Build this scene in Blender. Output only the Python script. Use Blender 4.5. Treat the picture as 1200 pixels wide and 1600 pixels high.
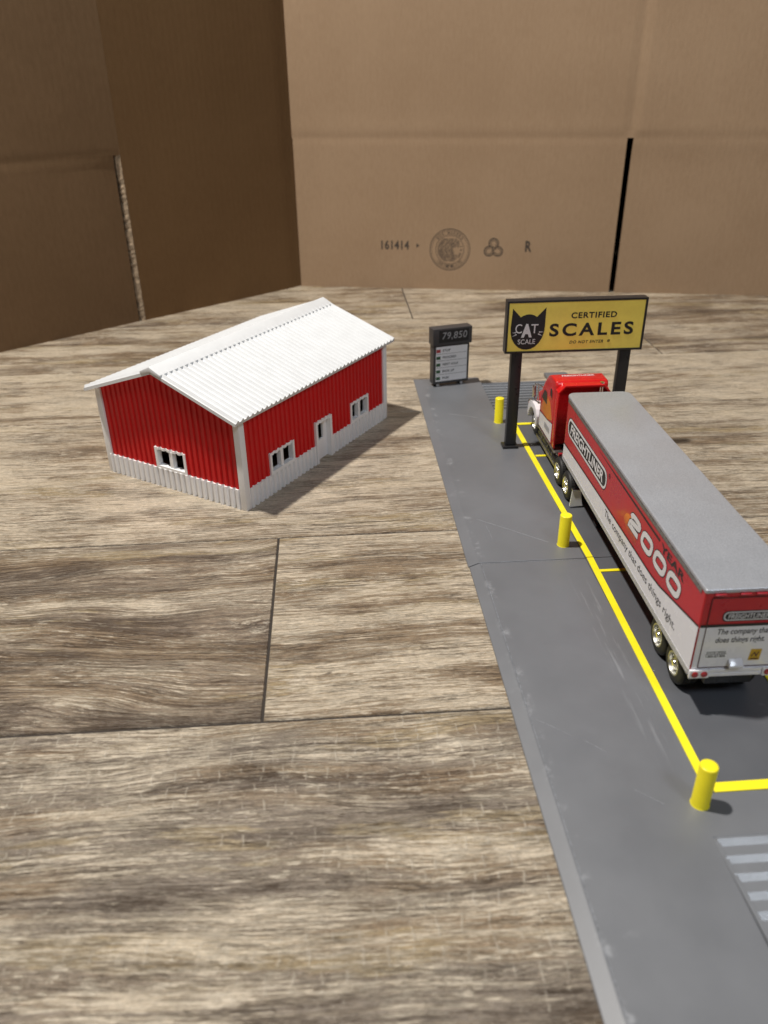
import bpy, bmesh, math, random
from mathutils import Matrix, Vector, Euler
import numpy as np
random.seed(7)
S = bpy.context.scene
for o in list(bpy.data.objects): bpy.data.objects.remove(o)
MM = 0.001
rad = math.radians

# ------------------------------------------------------------------ camera
cd = bpy.data.cameras.new('camera'); cam = bpy.data.objects.new('camera', cd); S.collection.objects.link(cam)
S.camera = cam
_f, _p, _y, _r = 1255.54, rad(29.1233), rad(3.5097), rad(-0.7831)
fw = Vector((math.sin(_y)*math.cos(_p), math.cos(_y)*math.cos(_p), -math.sin(_p)))
rt = Vector((math.cos(_y), -math.sin(_y), 0)); up = rt.cross(fw)
r2 = rt*math.cos(_r)+up*math.sin(_r); u2 = -rt*math.sin(_r)+up*math.cos(_r)
M = Matrix((r2, u2, -fw)).transposed().to_4x4(); M.translation = Vector((0, 0, .25))
cam.matrix_world = M
cd.sensor_fit = 'HORIZONTAL'; cd.sensor_width = 36; cd.lens = 36*_f/1200
cd.clip_start = .01; cd.clip_end = 50
cd.dof.use_dof = True; cd.dof.focus_distance = .47; cd.dof.aperture_fstop = 15

# ------------------------------------------------------------------ light
w = bpy.data.worlds.new('World'); S.world = w; w.use_nodes = True
bg = w.node_tree.nodes['Background']
bg.inputs[0].default_value = (1.0, .93, .86, 1); bg.inputs[1].default_value = .058
def lamp(name, kind, loc, power, color, size, aim=None):
    l = bpy.data.lights.new(name, kind); o = bpy.data.objects.new(name, l); S.collection.objects.link(o)
    l.energy = power; l.color = color; o.location = loc
    if kind == 'POINT': l.shadow_soft_size = size
    else:
        l.shape = 'DISK'; l.size = size
        o.rotation_euler = (Vector(aim)-Vector(loc)).to_track_quat('-Z', 'Y').to_euler()
    return o
lamp('ceiling_lamp', 'POINT', (-.60, .46, 1.85), 176, (1.0, .95, .88), .045)
lamp('window_light', 'AREA', (.62, -.80, 1.50), 9.0, (.82, .90, 1.0), .42, (.05, .6, 0))
lamp('overhead_fill', 'AREA', (-.15, 1.15, 2.3), 1.5, (.98, .97, .98), .5, (0, .4, 0))  # unseen soft light added overhead for fill and sheen
S.view_settings.view_transform = 'Standard'; S.view_settings.look = 'None'
S.view_settings.exposure = .2; S.view_settings.gamma = 1; S.view_settings.use_curve_mapping = False
S.render.engine = 'CYCLES'

# ------------------------------------------------------------------ node helpers
class NT:
    def __init__(s, name):
        s.m = bpy.data.materials.new(name); s.m.use_nodes = True; s.t = s.m.node_tree; s.n = s.t.nodes
        s.b = s.n['Principled BSDF']
    def new(s, typ, **k):
        x = s.n.new(typ)
        for a, v in k.items(): setattr(x, a, v)
        return x
    def put(s, sock, v):
        if hasattr(v, 'links'): s.t.links.new(v, sock)
        elif v is not None:
            if isinstance(v, (tuple, list)) and len(v) == 3 and sock.type == 'RGBA': v = (*v, 1)
            sock.default_value = v
    def math(s, op, a, b=None, c=None, clamp=False):
        x = s.new('ShaderNodeMath', operation=op, use_clamp=clamp)
        for i, v in enumerate((a, b, c)):
            if v is not None: s.put(x.inputs[i], v)
        return x.outputs[0]
    def obj(s): return s.new('ShaderNodeTexCoord').outputs['Object']
    def sep(s, v):
        x = s.new('ShaderNodeSeparateXYZ'); s.put(x.inputs[0], v); return x.outputs
    def comb(s, a, b, c):
        x = s.new('ShaderNodeCombineXYZ')
        for i, v in enumerate((a, b, c)): s.put(x.inputs[i], v)
        return x.outputs[0]
    def noise(s, v, scale=1, detail=4, rough=.55, dist=0):
        x = s.new('ShaderNodeTexNoise'); s.put(x.inputs['Vector'], v)
        x.inputs['Scale'].default_value = scale; x.inputs['Detail'].default_value = detail
        x.inputs['Roughness'].default_value = rough; x.inputs['Distortion'].default_value = dist
        return x.outputs['Fac']
    def step(s, v, a, b, o0=0., o1=1.):
        x = s.new('ShaderNodeMapRange', interpolation_type='SMOOTHSTEP'); s.put(x.inputs[0], v)
        for i, q in enumerate((a, b, o0, o1)): x.inputs[i+1].default_value = q
        return x.outputs[0]
    def mix(s, f, a, b, blend='MIX'):
        x = s.new('ShaderNodeMix', data_type='RGBA', blend_type=blend)
        s.put(x.inputs[0], f); s.put(x.inputs[6], a); s.put(x.inputs[7], b); return x.outputs[2]
    def ramp(s, f, stops):
        x = s.new('ShaderNodeValToRGB'); s.put(x.inputs[0], f); e = x.color_ramp.elements
        while len(e) < len(stops): e.new(.5)
        for i, (p, c) in enumerate(stops): e[i].position = p; e[i].color = (*c, 1)
        return x.outputs[0]
    def bump(s, h, strength, dist_mm):
        x = s.new('ShaderNodeBump'); s.put(x.inputs['Height'], h)
        x.inputs['Strength'].default_value = strength; x.inputs['Distance'].default_value = dist_mm*MM
        s.t.links.new(x.outputs[0], s.b.inputs['Normal'])

def simple(name, col, rough=.4, metal=0., var=.04, scale=70, bump=.10, bmm=.08, layers=0, spec=.5, coat=0):
    """plastic / paint / metal with slight uneven colour, gloss and surface; layers = printed layer pitch in mm"""
    n = NT(name); P = n.obj()
    a = n.noise(P, scale, 5, .6); b = n.noise(P, scale*6, 3, .6)
    f = n.math('ADD', n.math('MULTIPLY', a, .7), n.math('MULTIPLY', b, .3))
    lo = tuple(c*(1-var*1.6) for c in col); hi = tuple(min(1, c*(1+var*1.2)) for c in col)
    n.put(n.b.inputs['Base Color'], n.mix(n.step(f, .3, .7), lo, hi))
    n.put(n.b.inputs['Roughness'], n.step(a, .25, .75, max(.03, rough-.08), rough+.1))
    n.b.inputs['Metallic'].default_value = metal
    n.b.inputs['Specular IOR Level'].default_value = spec
    if coat: n.b.inputs['Coat Weight'].default_value = coat; n.b.inputs['Coat Roughness'].default_value = .06
    h = n.math('MULTIPLY', f, .5)
    if layers:
        z = n.sep(P)[2]
        l = n.math('SINE', n.math('MULTIPLY', z, 2*math.pi/(layers*MM)))
        h = n.math('ADD', n.math('MULTIPLY', l, .35), f)
    if bump: n.bump(h, bump, bmm)
    return n.m

m_red = simple('red_printed_plastic', (.60, .008, .009), .45, layers=.35, bump=.12, spec=.3)
m_white = simple('white_printed_plastic', (.86, .85, .85), .42, var=.02, layers=.35, bump=.10)
m_roofw = simple('white_roof_plastic', (.68, .69, .70), .45, var=.02, bump=.12)
m_yellow = simple('yellow_plastic', (.90, .78, .02), .38, var=.04, layers=.35, bump=.16)
m_black = simple('black_plastic', (.016, .016, .018), .33, layers=.35, bump=.12)
m_dgrey = simple('dark_grey_plastic', (.045, .043, .045), .42, layers=.35, bump=.12)
m_ink = simple('black_ink', (.012, .012, .013), .5, bump=0)
m_wink = simple('white_ink', (.70, .69, .70), .5, var=.02, bump=0)
m_gink = simple('grey_ink', (.33, .33, .34), .5, bump=0)
m_signy = simple('yellow_sign_print', (.98, .76, .13), .38, var=.04, bump=.1)
m_signw = simple('white_sign_print', (.80, .80, .81), .4, var=.03, bump=.1)
m_rink = simple('red_ink', (.45, .06, .06), .5, bump=0)
m_grink = simple('green_ink', (.03, .10, .04), .5, bump=0)
m_tred = simple('red_truck_paint', (.56, .010, .012), .24, var=.04, bump=.0, coat=.15)
m_tredside = simple('red_trailer_paint', (.50, .012, .018), .30, var=.05, bump=.0, coat=.12)
m_twhite = simple('white_truck_paint', (.78, .77, .80), .25, var=.015, bump=.0, coat=.3)
m_orange = simple('orange_truck_paint', (.62, .13, .015), .25, var=.12, bump=.05, coat=.3)
m_rubber = simple('black_rubber', (.014, .014, .014), .6, bump=.4, bmm=.1)
m_chassis = simple('black_metal_chassis', (.012, .012, .012), .3, bump=.1)
m_chrome = simple('chrome', (.80, .80, .79), .20, 1., var=.05, bump=.05)
m_rim = simple('pale_gold_rim', (.58, .58, .55), .36, 1., bump=.05)
m_rail = simple('dull_metal_rail', (.34, .33, .31), .35, .85, var=.25, scale=400, bump=.3)
m_line = simple('dark_red_line', (.07, .02, .02), .5, bump=0)
m_lightred = simple('red_lens', (.38, .02, .03), .2, bump=.05, coat=.6)
m_flap = simple('grey_mud_flap', (.74, .77, .78), .35, var=.05, bump=.1)
m_glass = simple('dark_window', (.012, .008, .010), .35, bump=0)
m_gold = simple('gold_sticker', (.55, .33, .02), .4, var=.2, scale=900, bump=0)
m_brownink = simple('brown_print_ink', (.060, .045, .035), .8, var=.3, scale=500, bump=0)
m_edge = simple('torn_paper_edge', (.36, .27, .18), .9, var=.35, scale=260, bump=.8, bmm=1.2)
m_dust = simple('pale_crease_edge', (.24, .25, .27), .5, var=.3, scale=700, bump=.2)

def mat_silver():
    n = NT('silver_flake_paint'); P = n.obj()
    f = n.noise(P, 2600, 2, .7); a = n.noise(P, 30, 4, .6)
    n.put(n.b.inputs['Base Color'], n.mix(n.step(f, .35, .7), (.42, .44, .48), (.60, .62, .67)))
    n.b.inputs['Metallic'].default_value = .55
    n.put(n.b.inputs['Roughness'], n.step(a, .3, .7, .30, .42))
    n.bump(f, .25, .05); return n.m
m_silver = mat_silver()

def mat_diamond():
    n = NT('diamond_plate_strip'); P = n.obj(); x, y, z = n.sep(P)
    a = n.math('SINE', n.math('MULTIPLY', n.math('ADD', y, z), 2*math.pi/(.0011)))
    b = n.math('SINE', n.math('MULTIPLY', n.math('SUBTRACT', y, z), 2*math.pi/(.0011)))
    f = n.math('ADD', n.math('MULTIPLY', n.math('MULTIPLY', a, b), .5), n.math('MULTIPLY', n.noise(P, 900, 3), .8))
    n.put(n.b.inputs['Base Color'], n.mix(n.step(f, .0, .8), (.30, .30, .31), (.78, .78, .80)))
    n.b.inputs['Roughness'].default_value = .35; n.b.inputs['Metallic'].default_value = .35
    n.bump(f, .5, .15); return n.m
m_diamond = mat_diamond()

def mat_pad(name, col, var=.08, rg=(.42, .50)):
    """grey printed plastic: fine diagonal infill lines, pale scuffs, stretched gloss"""
    n = NT(name); P = n.obj(); x, y, z = n.sep(P); x = n.math('ADD', x, .164); y = n.math('ADD', y, .400)
    d = n.math('SINE', n.math('MULTIPLY', n.math('ADD', x, y), 2*math.pi/.00062))
    a = n.noise(P, 14, 5, .6); b = n.noise(P, 260, 4, .6)
    base = n.mix(n.step(a, .3, .7), tuple(c*(1-var) for c in col), tuple(c*(1+var) for c in col))
    dx = n.math('ABSOLUTE', n.math('SUBTRACT', x, .0785))
    edge = n.step(dx, .0005, .0035, 1., 0.)
    sc = n.math('MULTIPLY', n.step(n.noise(P, 120, 5, .7), .52, .72), edge)
    stv = n.comb(n.math('MULTIPLY', x, 420.), n.math('MULTIPLY', y, 26.), 0.)
    stk = n.math('MULTIPLY', n.step(n.noise(stv, 1, 4, .6), .52, .66), n.math('MULTIPLY', n.step(n.math('ABSOLUTE', n.math('SUBTRACT', x, .128)), .003, .007, 1., 0.), n.step(y, .215, .25)))
    stk = n.math('MULTIPLY', stk, n.step(y, .33, .37, 1., 0.))
    bl = n.math('MULTIPLY', n.step(n.noise(P, 26, 4, .6), .63, .78), n.step(b, .45, .65))
    sc = n.math('MAXIMUM', n.math('MAXIMUM', n.math('MULTIPLY', sc, .55), n.math('MULTIPLY', stk, .28)), n.math('MULTIPLY', bl, .30))
    n.put(n.b.inputs['Base Color'], n.mix(sc, base, (.34, .35, .37)))
    n.put(n.b.inputs['Roughness'], n.step(n.noise(P, 40, 3), .3, .7, *rg))
    n.b.inputs['Specular IOR Level'].default_value = 1.
    n.bump(n.math('ADD', n.math('MULTIPLY', d, .5), n.math('MULTIPLY', b, .8)), .22, .06)
    return n.m
m_pad = mat_pad('grey_printed_deck', (.128, .134, .147))
m_deck = mat_pad('dark_grey_scale_deck', (.084, .089, .100))
m_ramp = mat_pad('grey_ramp_plastic', (.165, .172, .186), rg=(.26, .34))

def mat_card(name, col, dark):
    n = NT(name); P = n.obj(); x, y, z = n.sep(P)
    v = n.comb(x, n.math('MULTIPLY', y, .3), n.math('MULTIPLY', z, 1.0))
    a = n.noise(v, 7, 5, .6); b = n.noise(n.comb(n.math('MULTIPLY', x, 3.), y, z), 120, 5, .7); c = n.noise(P, 1400, 2, .6)
    fl = n.math('SINE', n.math('MULTIPLY', n.math('ADD', x, n.math('MULTIPLY', n.noise(P, 8), .004)), 2*math.pi/.0072))
    f = n.math('ADD', n.math('MULTIPLY', a, .55), n.math('MULTIPLY', b, .45))
    f = n.math('ADD', f, n.math('MULTIPLY', fl, .006))
    colr = n.mix(n.step(f, .34, .66), dark, col)
    sp = n.step(n.noise(P, 520, 2, .5), .73, .80)
    colr = n.mix(n.math('MULTIPLY', sp, .4), colr, tuple(q*.5 for q in col))
    st = n.step(n.noise(n.comb(n.math('MULTIPLY', x, .5), y, z), 3.2, 3), .45, .75)
    colr = n.mix(n.math('MULTIPLY', st, .18), colr, tuple(q*.72 for q in col))
    n.put(n.b.inputs['Base Color'], colr)
    n.b.inputs['Roughness'].default_value = .82; n.b.inputs['Specular IOR Level'].default_value = .25
    n.bump(n.math('ADD', n.math('ADD', n.math('MULTIPLY', b, .6), n.math('MULTIPLY', c, .5)), n.math('MULTIPLY', fl, .10)), .5, .4)
    return n.m
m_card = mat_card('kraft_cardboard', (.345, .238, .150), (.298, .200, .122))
m_card2 = mat_card('shaded_kraft_cardboard', (.180, .104, .046), (.152, .085, .036))  # kraft card with the left box's shade put into its colour
m_card3 = mat_card('shaded_kraft_cardboard_left', (.185, .113, .058), (.152, .091, .045))  # far-left panels of the same box, shade also put into the colour
m_void = simple('shaded_box_inside', (.03, .02, .012), .95, bump=0)  # near-black card: the shade inside the boxes is in the colour

def mat_wood():
    n = NT('weathered_wood_tile'); P = n.obj(); x, y, z = n.sep(P)
    x = n.math('MULTIPLY', x, 1000.); y = n.math('MULTIPLY', y, 1000.)
    at = n.new('ShaderNodeAttribute', attribute_name='plank'); ar, ag, ab = n.sep(at.outputs['Vector'])
    seed = n.math('MULTIPLY', ar, 900.)
    M_, A_ = (lambda a, b: n.math('MULTIPLY', a, b)), (lambda a, b: n.math('ADD', a, b))
    def V(sx, sy, yy=None, off=0.): return n.comb(A_(M_(x, sx), seed), M_(yy if yy is not None else y, sy), A_(seed, off))
    wp = n.new('ShaderNodeAttribute', attribute_name='warp').outputs['Fac']
    w1 = n.noise(V(.0042, .011), 1, 2, .5); w2 = n.noise(V(.022, .06), 1, 3, .55); w3 = n.noise(V(.11, .30), 1, 3, .6)
    y2 = A_(y, M_(n.math('SUBTRACT', w1, .5), A_(M_(wp, 110.), 7.)))
    y2 = A_(A_(y2, M_(n.math('SUBTRACT', w2, .5), 3.4)), M_(n.math('SUBTRACT', w3, .5), 1.1))
    G = n.noise(V(.0030, .085, y2), 1, 6, .60)
    G2 = n.noise(V(.017, .55, y2, 5.), 1, 8, .76)
    C = n.noise(V(.055, 1.35, y2, 9.), 1, 6, .76)
    F = n.noise(V(.16, 3.2, y2, 12.), 1, 4, .75)
    B = n.noise(V(.009, .020, None, 3.), 1, 5, .65)
    tone_ = A_(M_(n.math('SUBTRACT', ag, .5), .20), M_(n.math('SUBTRACT', B, .5), .52))
    t = A_(A_(A_(M_(G, .42), M_(G2, .32)), M_(C, .20)), A_(M_(F, .12), tone_))
    u = A_(A_(A_(M_(G2, .34), M_(C, .34)), M_(F, .20)), A_(M_(G, .30), M_(tone_, .8)))
    col = n.ramp(t, [(.40, (.110, .074, .044)), (.49, (.200, .142, .088)), (.57, (.305, .228, .145)), (.68, (.44, .350, .235))])
    # grey weathering and tan (yellowish) patches of the print
    gm = M_(n.step(n.noise(V(.006, .040, y2, 21.), 1, 5), .42, .55), ab)
    col = n.mix(M_(gm, .65), col, (.200, .175, .148))
    tn = n.step(n.noise(V(.007, .042, y2, 31.), 1, 4, .6), .56, .60)
    col = n.mix(M_(tn, .55), col, (.37, .285, .155))
    # worn cream layer: broken strokes with crisp ragged edges
    cream = n.step(u, .596, .620)
    col = n.mix(M_(cream, .80), col, n.mix(n.step(C, .35, .65), (.36, .290, .205), (.60, .525, .415)))
    ch = n.noise(V(.10, .50, y2, 41.), 1, 6, .75); chm = n.noise(V(.010, .05, y2, 43.), 1, 4)
    chip = M_(n.step(ch, .54, .575), n.step(chm, .47, .58))
    col = n.mix(M_(chip, .70), col, (.62, .545, .43))
    fine = n.noise(V(.10, 4.2, y2, 47.), 1, 4, .8); fine2 = n.noise(V(.35, .9, None, 49.), 1, 4, .8)
    fm = A_(M_(fine, .6), M_(fine2, .4)); fv = n.step(fm, .40, .60, .66, 1.32)
    col = n.mix(1., col, n.comb(fv, fv, fv), 'MULTIPLY')
    # dark open grain
    dk = n.step(u, .505, .545, 1., 0.)
    col = n.mix(M_(dk, .72), col, (.070, .048, .033))
    def ridge(v, w): return n.step(n.math('ABSOLUTE', n.math('SUBTRACT', v, .5)), 0., w, 1., 0.)
    r1 = ridge(n.noise(V(.0035, .085, y2, 51.), 1, 6, .60), .010)
    r2_ = ridge(n.noise(V(.014, .30, y2, 57.), 1, 6, .68), .018)
    rm = n.step(n.noise(V(.02, .08, y2, 61.), 1, 3), .44, .58)
    cr = n.math('MAXIMUM', M_(r1, rm), M_(r2_, M_(rm, .8)))
    col = n.mix(M_(cr, .85), col, (.060, .042, .030))
    rg = n.math('SINE', M_(A_(y2, M_(G2, 5.)), 2*math.pi/2.9)); rmk = A_(M_(wp, .55), .22)
    rg = M_(M_(n.step(rg, .55, .95), rmk), n.step(n.noise(V(.016, .06, y2, 66.), 1, 5, .65), .43, .55))
    col = n.mix(M_(rg, .75), col, (.075, .052, .036)); cr = n.math('MAXIMUM', cr, rg)
    r3 = M_(ridge(n.noise(V(.022, .34, y2, 71.), 1, 6, .66), .018), n.step(n.noise(V(.02, .05, None, 75.), 1, 2), .45, .58))
    col = n.mix(M_(r3, .55), col, (.62, .555, .45))
    # saw marks across the grain: short pale ladder ticks in rows
    wob = n.noise(V(.10, .10, None, 81.), 1, 3); yr = M_(A_(y, M_(n.math('SUBTRACT', n.noise(V(.01, .02, None, 83.), 1, 1), .5), 14.)), .125)
    rowi = n.math('FLOOR', yr); fr = n.math('FRACT', yr)
    rs = n.math('FRACT', M_(n.math('SINE', M_(rowi, 12.9898)), 43758.5))
    sx = n.math('FRACT', A_(A_(M_(x, .115), rs), M_(wob, .55)))
    tick = n.step(n.math('ABSOLUTE', n.math('SUBTRACT', sx, .5)), .025, .075, 1., 0.)
    tick = M_(tick, n.step(n.math('ABSOLUTE', n.math('SUBTRACT', fr, .5)), .30, .46, 1., 0.))
    tm = M_(n.step(n.noise(V(.007, .035, None, 85.), 1, 3), .47, .55), n.step(n.noise(V(.08, .22, None, 88.), 1, 3), .40, .52))
    saw = M_(M_(tick, tm), n.step(ab, .6, .95))
    col = n.mix(M_(saw, .42), col, (.55, .49, .40))
    n.put(n.b.inputs['Base Color'], col)
    h = A_(A_(A_(M_(u, 1.5), M_(fm, .9)), M_(cream, .35)), A_(A_(M_(cr, -.9), M_(dk, -.3)), A_(M_(chip, .45), A_(M_(saw, .7), M_(r3, .45)))))
    n.put(n.b.inputs['Roughness'], n.step(C, .3, .7, .22, .46))
    n.b.inputs['Specular IOR Level'].default_value = .5
    n.bump(h, .75, .45)
    return n.m
m_wood = mat_wood()
m_grout = simple('dark_grout', (.030, .023, .018), .9, var=.2, scale=300, bump=.3, bmm=.3)

# ------------------------------------------------------------------ mesh helpers (all dimensions in mm)
class MB:
    def __init__(s): s.v = []; s.f = []; s.sm = []
    def add(s, vs, fs, smooth=False):
        o = len(s.v); s.v += [tuple(v) for v in vs]
        s.f += [tuple(i+o for i in f) for f in fs]; s.sm += [smooth]*len(fs); return s
    def box(s, x0, y0, z0, x1, y1, z1):
        v = [(x, y, z) for z in (z0, z1) for y in (y0, y1) for x in (x0, x1)]
        return s.add(v, [(0, 2, 3, 1), (4, 5, 7, 6), (0, 1, 5, 4), (2, 6, 7, 3), (0, 4, 6, 2), (1, 3, 7, 5)])
    def prism(s, poly, axis, a, b):
        """poly in the two other axes: axis x -> (y,z), y -> (x,z), z -> (x,y)"""
        def mk(p, t): return {'x': (t, p[0], p[1]), 'y': (p[0], t, p[1]), 'z': (p[0], p[1], t)}[axis]
        n = len(poly); v = [mk(p, a) for p in poly]+[mk(p, b) for p in poly]
        return s.add(v, [tuple(range(n))[::-1], tuple(range(n, 2*n))]+[(i, (i+1) % n, n+(i+1) % n, n+i) for i in range(n)])
    def cyl(s, c, r, h, axis='z', n=28, r1=None):
        return s.lathe(c, [(0, 0), (r, 0), (r1 if r1 is not None else r, h), (0, h)], axis, n, smooth=False)
    def lathe(s, c, prof, axis='z', n=32, smooth=True):
        vs = []; fs = []
        for (r, h) in prof:
            for i in range(n):
                a = 2*math.pi*i/n; p, q = r*math.cos(a), r*math.sin(a)
                vs.append({'z': (c[0]+p, c[1]+q, c[2]+h), 'x': (c[0]+h, c[1]+p, c[2]+q), 'y': (c[0]+q, c[1]+h, c[2]+p)}[axis])
        for k in range(len(prof)-1):
            for i in range(n):
                j = (i+1) % n; fs.append((k*n+i, k*n+j, (k+1)*n+j, (k+1)*n+i))
        return s.add(vs, fs, smooth)
    def tube(s, pts, r, n=10):
        pts = [Vector(p) for p in pts]; vs = []; fs = []
        for k, p in enumerate(pts):
            d = (pts[min(k+1, len(pts)-1)]-pts[max(k-1, 0)]).normalized()
            a = d.orthogonal().normalized() if k == 0 else (a-d*a.dot(d)).normalized(); b = d.cross(a)
            for i in range(n):
                t = 2*math.pi*i/n; vs.append(p+a*r*math.cos(t)+b*r*math.sin(t))
        for k in range(len(pts)-1):
            for i in range(n):
                j = (i+1) % n; fs.append((k*n+i, k*n+j, (k+1)*n+j, (k+1)*n+i))
        fs += [tuple(range(n))[::-1], tuple(range((len(pts)-1)*n, len(pts)*n))]
        return s.add(vs, fs, True)
    def ball(s, c, r, n=14):
        return s.lathe(c, [(max(r*math.sin(math.pi*k/8), 1e-3), -r*math.cos(math.pi*k/8)) for k in range(9)], 'z', n)
    def xf(s, Mx): s.v = [tuple(Mx @ Vector(v)) for v in s.v]; return s
    def build(s, name, m, parent=None, bevel=0, seg=2, origin=None, sharp=40):
        me = bpy.data.meshes.new(name)
        o_ = Vector(origin) if origin else Vector((0, 0, 0))
        me.from_pydata([tuple((Vector(v)-o_)*MM) for v in s.v], [], s.f)
        for p, q in zip(me.polygons, s.sm): p.use_smooth = q
        bm = bmesh.new(); bm.from_mesh(me)
        bmesh.ops.remove_doubles(bm, verts=bm.verts, dist=1e-6)
        bmesh.ops.dissolve_degenerate(bm, edges=bm.edges, dist=1e-7)
        bmesh.ops.recalc_face_normals(bm, faces=bm.faces)
        if bevel:
            es = [e for e in bm.edges if len(e.link_faces) == 2 and e.calc_face_angle(0) > rad(28)]
            bmesh.ops.bevel(bm, geom=es, offset=bevel*MM, segments=seg, profile=.6, affect='EDGES', clamp_overlap=True)
            for f in bm.faces: f.smooth = True
        bm.to_mesh(me); bm.free()
        if bevel or any(s.sm):
            try: me.set_sharp_from_angle(angle=rad(sharp))
            except Exception: pass
        me.materials.append(m)
        o = bpy.data.objects.new(name, me); S.collection.objects.link(o)
        if parent: o.parent = parent
        if origin: o.location = o_*MM
        return o

def tag(o, label=None, cat=None, group=None, kind=None):
    for k, v in (('label', label), ('category', cat), ('group', group), ('kind', kind)):
        if v: o[k] = v
    return o
def empty(name, loc, rz, label, cat, group=None):
    o = bpy.data.objects.new(name, None); o.empty_display_size = .01; S.collection.objects.link(o)
    o.location = Vector(loc)*MM; o.rotation_euler = (0, 0, rz); return tag(o, label, cat, group)

def text_mesh(s, bold=0., shear=0., spacing=1., ext=.5):
    c = bpy.data.curves.new('t', 'FONT'); c.body = s; c.size = 10; c.offset = bold; c.shear = shear
    c.space_character = spacing; c.extrude = ext; c.resolution_u = 5
    o = bpy.data.objects.new('t', c); S.collection.objects.link(o)
    me = bpy.data.meshes.new_from_object(o.evaluated_get(bpy.context.evaluated_depsgraph_get()))
    vs = [v.co.copy() for v in me.vertices]; fs = [tuple(p.vertices) for p in me.polygons]
    bpy.data.objects.remove(o); bpy.data.curves.remove(c); bpy.data.meshes.remove(me)
    return vs, fs
def text(mb, s, x0, x1, y0, y1, place, bold=0., shear=0., spacing=1., thick=.08, tilt=0.):
    """fit lettering into the box x0..x1, y0..y1 of a surface; place(u,v,h) -> xyz"""
    vs, fs = text_mesh(s, bold, shear, spacing)
    a = min(v.x for v in vs); b = max(v.x for v in vs); c = min(v.y for v in vs); d = max(v.y for v in vs)
    out = []
    for v in vs:
        u = x0+(v.x-a)/(b-a)*(x1-x0); q = y0+(v.y-c)/(d-c)*(y1-y0)+tilt*(v.x-a)/(b-a)
        out.append(place(u, q, thick*(.5+v.z)))
    mb.add(out, fs)
def sheet(mb, poly, place, h0, h1):
    n = len(poly); v = [place(p[0], p[1], h0) for p in poly]+[place(p[0], p[1], h1) for p in poly]
    mb.add(v, [tuple(range(n))[::-1], tuple(range(n, 2*n))]+[(i, (i+1) % n, n+(i+1) % n, n+i) for i in range(n)])
def ribbon(mb, pts, wd, place, h0, h1, closed=False):
    """stroke of width wd along pts as one mitred band"""
    P = [Vector((p[0], p[1])) for p in pts]; n = len(P); L = []; R = []
    for i in range(n):
        a = P[i-1] if (i or closed) else None; b = P[(i+1) % n] if (i < n-1 or closed) else None
        d1 = (P[i]-a).normalized() if a is not None else None; d2 = (b-P[i]).normalized() if b is not None else None
        d1 = d1 or d2; d2 = d2 or d1
        n1 = Vector((-d1.y, d1.x)); n2 = Vector((-d2.y, d2.x)); m = (n1+n2).normalized()
        k = wd/2/max(.35, m.dot(n1)); L.append(P[i]+m*k); R.append(P[i]-m*k)
    vs = [place(p.x, p.y, h) for h in (h0, h1) for p in L+R]; fs = []
    rng = range(n if closed else n-1)
    for i in rng:
        j = (i+1) % n
        fs += [(2*n+i, 2*n+j, 3*n+j, 3*n+i), (i, n+i, n+j, j), (i, j, 2*n+j, 2*n+i), (n+i, 3*n+i, 3*n+j, n+j)]
    if not closed: fs += [(0, 2*n, 3*n, n), (n-1, 2*n-1, 4*n-1, 3*n-1)]
    mb.add(vs, fs)
def rrect(x0, y0, x1, y1, r, n=6):
    o = []
    for cx, cy, a0 in ((x1-r, y1-r, 0), (x0+r, y1-r, 90), (x0+r, y0+r, 180), (x1-r, y0+r, 270)):
        for k in range(n+1):
            a = rad(a0+90*k/n); o.append((cx+r*math.cos(a), cy+r*math.sin(a)))
    return o
def circ(cx, cy, r, n=36, a0=0, a1=360): return [(cx+r*math.cos(rad(a0+(a1-a0)*i/n)), cy+r*math.sin(rad(a0+(a1-a0)*i/n))) for i in range(n+(0 if a1-a0 == 360 else 1))]

# ================================================================== FLOOR
rows = [-470, -200, -45, 110, 265, 421.5, 616, 741, 890, 1045, 1200, 1360]
joints = {0: [-300, 400], 1: [120], 2: [-350, 700], 3: [-520, 480], 4: [-38.3, 560], 5: [-480, 640], 6: [-560, 330 + 160],
          7: [-330, 320], 8: [-640, 90, 720], 9: [-120, 500], 10: [-400, 300]}
joints[6] = [-380, 530]; joints[7] = [-610, 320]; 
tone = {(3, 1): (.13, .56, 1.), (4, 0): (.40, .36, .55), (4, 1): (.77, .66, .05), (5, 1): (.21, .78, .30), (5, 0): (.6, .5, .3),
        (6, 1): (.86, .92, .05), (7, 1): (.33, .60, .2), (7, 2): (.55, .50, .3)}
fl = MB(); cols = []
for i in range(len(rows)-1):
    js = [-1300]+joints.get(i, [])+[1400]
    for k in range(len(js)-1):
        x0, x1, y0, y1 = js[k]+.4, js[k+1]-.4, rows[i]+.45, rows[i+1]-.45
        e = .5
        # tile face with a slightly rounded drop at each edge
        v = [(x0, y0, -.9), (x1, y0, -.9), (x1, y1, -.9), (x0, y1, -.9), (x0+e, y0+e, 0), (x1-e, y0+e, 0), (x1-e, y1-e, 0), (x0+e, y1-e, 0)]
        fl.add(v, [(4, 5, 6, 7), (0, 1, 5, 4), (1, 2, 6, 5), (2, 3, 7, 6), (3, 0, 4, 7)])
        c = tone.get((i, k), (random.random(), random.uniform(.42, .66), random.uniform(.1, .5))); cols += [c]*5
me = bpy.data.meshes.new('floor'); me.from_pydata([tuple(Vector(v)*MM) for v in fl.v], [], fl.f)
def _w(c): return {.13: .22, .40: .75, .77: .05, .21: .12}.get(c[0], .1+.2*abs(math.sin(c[0]*37)))
wa = me.attributes.new('warp', 'FLOAT', 'FACE'); wa.data.foreach_set('value', [_w(c) for c in cols])
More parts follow.
